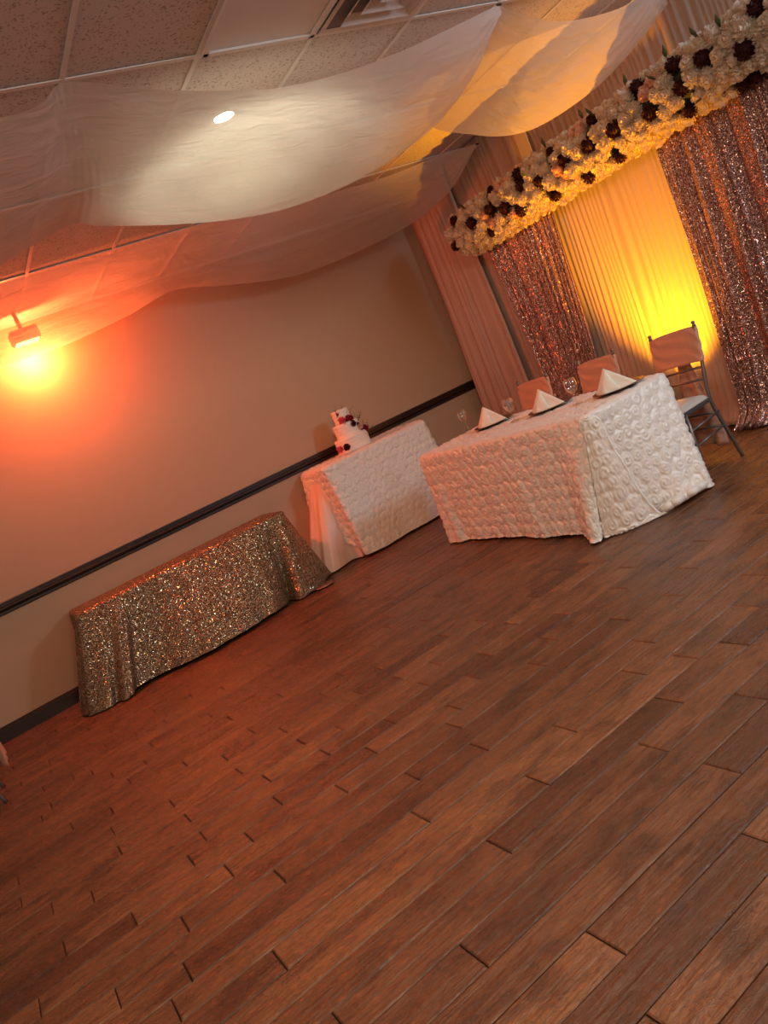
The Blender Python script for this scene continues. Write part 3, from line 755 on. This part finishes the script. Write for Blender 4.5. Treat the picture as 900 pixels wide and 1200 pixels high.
for k, (y, z) in enumerate(DK):
    s_ = max(-1, min(1, (z-GZc)/(GR+.045))); th = math.asin(s_)
    p, d = on_tube(y+.0, th, GR+.022); inst('burgundy_flower', darkm[k % 2], ga, tuple(p), d, random.uniform(.85, 1.1)*(.7 if k in (14, 25) else 1)); placed.append((y, th*GR, .055))
spots = []
for _ in range(14000):
    y = random.uniform(2.28, 5.76); th = random.uniform(-1.75, 1.9); s_ = th*(GR+.02)
    if all((y-a)**2+(s_-b)**2 > (r_+.036)**2 for a, b, r_ in placed):
        placed.append((y, s_, .033)); spots.append((y, th))
for k in range(14):   # rounded left end
    a = 2*PI*k/14; spots.append((5.74+random.uniform(-.02, .03), ('end', a, .10 if k % 2 else .04)))
PE = [(3.50, 2.40), (3.40, 2.38), (3.05, 2.5), (4.1, 2.42), (4.3, 2.27), (4.9, 2.22), (5.25, 2.25), (5.0, 2.42)]
lst = []
for y, th in spots:
    if isinstance(th, tuple):
        _, a, rr = th; p = np.array([math.cos(a)*rr, y-4.1, math.sin(a)*rr]); d = (math.cos(a)*.4, 1, math.sin(a)*.4)
        yy, zz = y, GZc+p[2]
    else: p, d = on_tube(y, th, GR+random.uniform(.0, .018)); yy, zz = y, GZc+p[2]
    lst.append((yy-(.0 if abs(zz-GZc) < .2 else -.5), p, d, any(math.hypot(yy-a, zz-b) < .055 for a, b in PE)))
lst.sort(key=lambda q: q[0])
rest = MB()
cache = {id(me_): (np.array([v.co[:] for v in me_.vertices]), [tuple(f.vertices) for f in me_.polygons]) for me_ in white}
for k, (_, p, d, pe) in enumerate(lst):
    sc = random.uniform(.82, 1.12)
    if pe: inst('peach_flower', peach, ga, tuple(p), d, sc)
    elif k < 104: inst('white_flower', white[k % 3], ga, tuple(p), d, sc)
    else:
        V, Fc = cache[id(white[k % 3])]
        Rm = np.array(Vector(d).to_track_quat('Z', 'Y').to_matrix()); a = random.uniform(0, 6.28)
        Rz = np.array([[math.cos(a), -math.sin(a), 0], [math.sin(a), math.cos(a), 0], [0, 0, 1]])
        rest.add((V*sc) @ (Rm @ Rz).T + p, Fc)
o = rest.build('white_flower', m_pwhite, ga); o['kind'] = 'stuff'
m = MB()
for (y, th) in ((3.62, 1.25), (3.28, 1.2), (3.02, 1.0), (2.85, .75), (4.05, 1.3), (5.0, -.7), (4.6, .3), (3.32, .5), (3.1, -.75), (3.9, .9), (4.45, 1.2), (5.5, .9)):
    p, d = on_tube(y, th, GR+.05); d = np.array(d)
    sd = np.array([0, 1, .2])*.018; tip = d*.07+np.array([0, random.uniform(-.03, .03), .02])
    m.add([p-sd*.3, p+tip*.5-sd, p+tip, p+tip*.5+sd, p+sd*.3], [(0, 1, 2, 3, 4)])
solid(m.build('leaves', m_green, ga), .001)

# ------------------------------------------------------------------ ceiling drapes
def sheet(near, far, nu=160, nv=40, sag=.05, wr=.004, seed=0, gather=()):
    """cloth between two 3-D edge curves; bellies by sag; gather: u positions where it is bunched"""
    N_ = spline(near, nu); F_ = spline(far, nu); rg = np.random.default_rng(seed); ph = rg.uniform(0, 6.28, 8)
    P = np.zeros((nv, nu, 3)); us = np.linspace(0, 1, nu)
    for i in range(nv):
        v = i/(nv-1); P[i] = N_*(1-v)+F_*v
        P[i, :, 2] -= sag*math.sin(PI*v)*(.4+.6*np.abs(np.sin(us*PI*(len(near)-1)/(len(near)-1))))
        P[i, :, 2] += wr*(np.sin(us*40+v*9+ph[0])+np.sin(us*67-v*14+ph[1])*.6+np.sin(us*23+v*31+ph[2])*.7)*math.sin(PI*v)
        for g_ in gather:
            P[i, :, 2] += .004*np.exp(-((us-g_)/.05)**2)*np.sin(v*3+(us-g_)*260/(v+.25)+ph[3])*(1-v*.6)*(v > .02)
    return P
def addclip(par, p):
    MB().box((p[0], p[1], p[2]-.006), (.035, .012, .012), bev=.003).build('clip', m_black, par, smooth=False)
# drape over the middle of the room, pinned along the third grid line
near = [(-.45, 3.34, 3.00), (.35, 3.36, 2.93), (1.155, 3.335, 3.022), tuple(ony((216, 104), 3.37)), tuple(ony((331, 101), 3.38)), tuple(ony((450, 68), 3.37)), (3.675, 3.335, 3.022)]
near = [(-.45, 3.34, 3.00), tuple(ony((0, 138), 3.38)), (1.155, 3.335, 3.022), tuple(ony((150, 102), 3.36)), tuple(ony((216, 106), 3.38)), tuple(ony((280, 106), 3.39)), tuple(ony((331, 102), 3.39)), tuple(ony((400, 86), 3.38)), tuple(ony((470, 60), 3.37)), tuple(ony((530, 32), 3.36)), (3.675, 3.335, 3.022)]
far = [tuple(ony((-60, 350), 4.5)), tuple(ony((0, 312), 4.5)), tuple(ony((82, 264), 4.5)), tuple(ony((120, 265), 4.5)), tuple(ony((205, 263), 4.5)), tuple(ony((280, 256), 4.5)), tuple(ony((350, 240), 4.45)), tuple(ony((430, 205), 4.3)), tuple(ony((505, 152), 4.0)), tuple(ony((557, 85), 3.6)), (3.68, 3.34, 3.018)]
P1 = sheet(near, far, 220, 50, .10, .003, 1, gather=(.2, .98))
o = MB().grid(P1).build('ceiling_drape', m_drape)
setp(o, 'white chiffon swag glowing from the recessed downlight behind it', 'fabric drape', 'ceiling drapes'); addclip(o, (3.675, 3.335, 3.026))
near = [(3.68, 3.335, 3.022), tuple(ony((620, 18), 3.34)), tuple(ony((655, 25), 3.34)), tuple(ony((700, 18), 3.34)), tuple(ony((740, 2), 3.34)), (5.08, 3.33, 3.018)]
far = [(3.68, 3.36, 3.016), tuple(ony((500, 135), 4.25)), tuple(ony((555, 158), 4.1)), tuple(ony((620, 153), 3.95)), tuple(ony((690, 110), 3.8)), tuple(ony((740, 60), 3.62)), tuple(onx((783, 4), 5.07))]
P3 = sheet(near, far, 150, 40, .03, .003, 5, gather=(0.02,))
o = MB().grid(P3).build('ceiling_drape', m_drape)
setp(o, 'chiffon swag lit amber, running to the curtain above the flower garland', 'fabric drape', 'ceiling drapes'); addclip(o, (5.07, 3.33, 3.024))
pin2 = onx((559, 168), 5.05)
near = [(-.4, 5.715, 2.99), (.4, 5.715, 3.00), (1.1, 5.715, 3.012), (1.75, 5.715, 3.00), (2.40, 5.715, 3.022), (3.2, 5.715, 2.985), (4.2, 5.71, 2.975), tuple(ony((510, 184), 5.66)), tuple(pin2)]
far = [tuple(ony((-70, 450), 6.5)), tuple(ony((0, 430), 6.5)), tuple(ony((75, 405), 6.5)), tuple(ony((150, 370), 6.5)), tuple(ony((205, 340), 6.5)), tuple(ony((270, 334), 6.5)), tuple(ony((350, 322), 6.5)), tuple(ony((430, 290), 6.45)), tuple(onx((490, 257), 4.82)), tuple(onx((530, 220), 4.98)), tuple(pin2+np.array([0, .01, -.004]))]
P2_ = sheet(near, far, 220, 44, .03, .003, 9, gather=(.46, .98))
o = MB().grid(P2_).build('ceiling_drape', m_drape)
setp(o, 'chiffon swag along the left wall, lit red-orange at its left end', 'fabric drape', 'ceiling drapes'); addclip(o, tuple(pin2))

# ------------------------------------------------------------------ lamps in view
LP = onz((262, 137), ZC)
t = empty('recessed_downlight', (LP[0], LP[1], ZC), 'lit recessed downlight shining through the white chiffon swag', 'downlight')
MB().lathe([(.062, -.004), (.085, -.006), (.088, -.001), (.088, .0), (.06, .0)], 32).build('trim_ring', m_tee, t)
MB().lathe([(0, -.002), (.058, -.002), (.058, -.0005), (0, -.0005)], 32).build('lamp_lens', glowmat('downlight_glow', (1, .93, .62), 16), t)
def light(name, typ, loc, power, col, size=.1, aim=None, spot=None, blend=.5, shape=None):
    l = D.lights.new(name, typ); l.energy = power; l.color = col
    if typ == 'AREA':
        l.size = size
        if shape: l.shape = shape
    else: l.shadow_soft_size = size
    if typ == 'SPOT': l.spot_size = math.radians(spot); l.spot_blend = blend
    o = D.objects.new(name, l); C.objects.link(o); o.location = loc
    if aim is not None: o.rotation_euler = (Vector(aim)-Vector(loc)).to_track_quat('-Z', 'Y').to_euler()
    return o
o = light('downlight_lamp', 'SPOT', (LP[0], LP[1], ZC-.03), 5.5, (1, .93, .68), .05, (LP[0], LP[1], 0), 165, .35)
# wide batwing distribution of the downlight's reflector
l = o.data; l.use_nodes = True; nt = l.node_tree; em = nt.nodes['Emission']
tc = nt.nodes.new('ShaderNodeTexCoord'); sx = nt.nodes.new('ShaderNodeSeparateXYZ'); nt.links.new(tc.outputs['Normal'], sx.inputs[0])
ab = nt.nodes.new('ShaderNodeMath'); ab.operation = 'ABSOLUTE'; nt.links.new(sx.outputs[2], ab.inputs[0])
mx_ = nt.nodes.new('ShaderNodeMath'); mx_.operation = 'MAXIMUM'; mx_.inputs[1].default_value = .34; nt.links.new(ab.outputs[0], mx_.inputs[0])
pw = nt.nodes.new('ShaderNodeMath'); pw.operation = 'POWER'; pw.inputs[1].default_value = -2.0; nt.links.new(mx_.outputs[0], pw.inputs[0])
nt.links.new(pw.outputs[0], em.inputs['Strength'])
# red wash light hung by the wall
RL = (1.10, 6.64, 2.80)
t = empty('wash_light', RL, 'stage wash light glowing red-orange behind the left wall swag', 'stage light')
m = MB(); m.box((0, -.03, .045), (.22, .16, .10), bev=.012); m.build('housing', m_black, t, smooth=False)
MB().box((0, -.03, .16), (.03, .03, .14), bev=.004).build('hanger', m_black, t, smooth=False)
MB().box((0, -.03, -.008), (.18, .12, .006)).build('lens', glowmat('red_glow', (1, .42, .12), 14), t, smooth=False)
light('wash_lamp', 'POINT', (RL[0]+.01, RL[1]+.09, RL[2]-.06), 140, (1, .135, .035), .05)
# amber uplight on the floor behind the head table
UL = (4.62, 4.05, .0)
t = empty('floor_uplight', UL, 'amber uplight can on the floor behind the chairs', 'stage light')
MB().lathe([(0, .0), (.07, .0), (.075, .01), (.075, .15), (.07, .155), (.066, .15), (.06, .10), (0, .10)], 28).build('housing', m_black, t)
MB().lathe([(0, .135), (.064, .135), (.064, .13), (0, .13)], 28).build('lens', glowmat('amber_glow', (1, .6, .05), 10), t)
light('uplight_lamp', 'SPOT', (UL[0], UL[1], .17), 720, (1, .36, .006), .04, (4.97, 4.14, 1.45), 80, 1.0)

# the rest of the hall's ceiling lights, behind and beside the camera
light('hall_light', 'AREA', (.2, -1.6, 2.95), 92, (1, .72, .50), 1.2, (1.2, 3.5, 0))
light('hall_light', 'AREA', (4.9, .2, 2.6), 66, (.62, .82, 1), .8, (3.4, 3.5, .4))
light('hall_light', 'AREA', (1.2, 1.2, 2.95), 40, (1, .82, .60), .5, (1.2, 1.3, 0))
w = D.worlds.new('hall'); bpy.context.scene.world = w; w.use_nodes = True
w.node_tree.nodes['Background'].inputs[0].default_value = (1, .74, .60, 1)
w.node_tree.nodes['Background'].inputs[1].default_value = .32
sc = bpy.context.scene
sc.view_settings.view_transform = 'Standard'; sc.view_settings.look = 'None'; sc.view_settings.exposure = 0.08; sc.view_settings.gamma = 1
sc.view_settings.use_curve_mapping = False
sc.cycles.max_bounces = 8; sc.cycles.transparent_max_bounces = 12
sc.cycles.sample_clamp_indirect = 6
sc.cycles.use_denoising = True
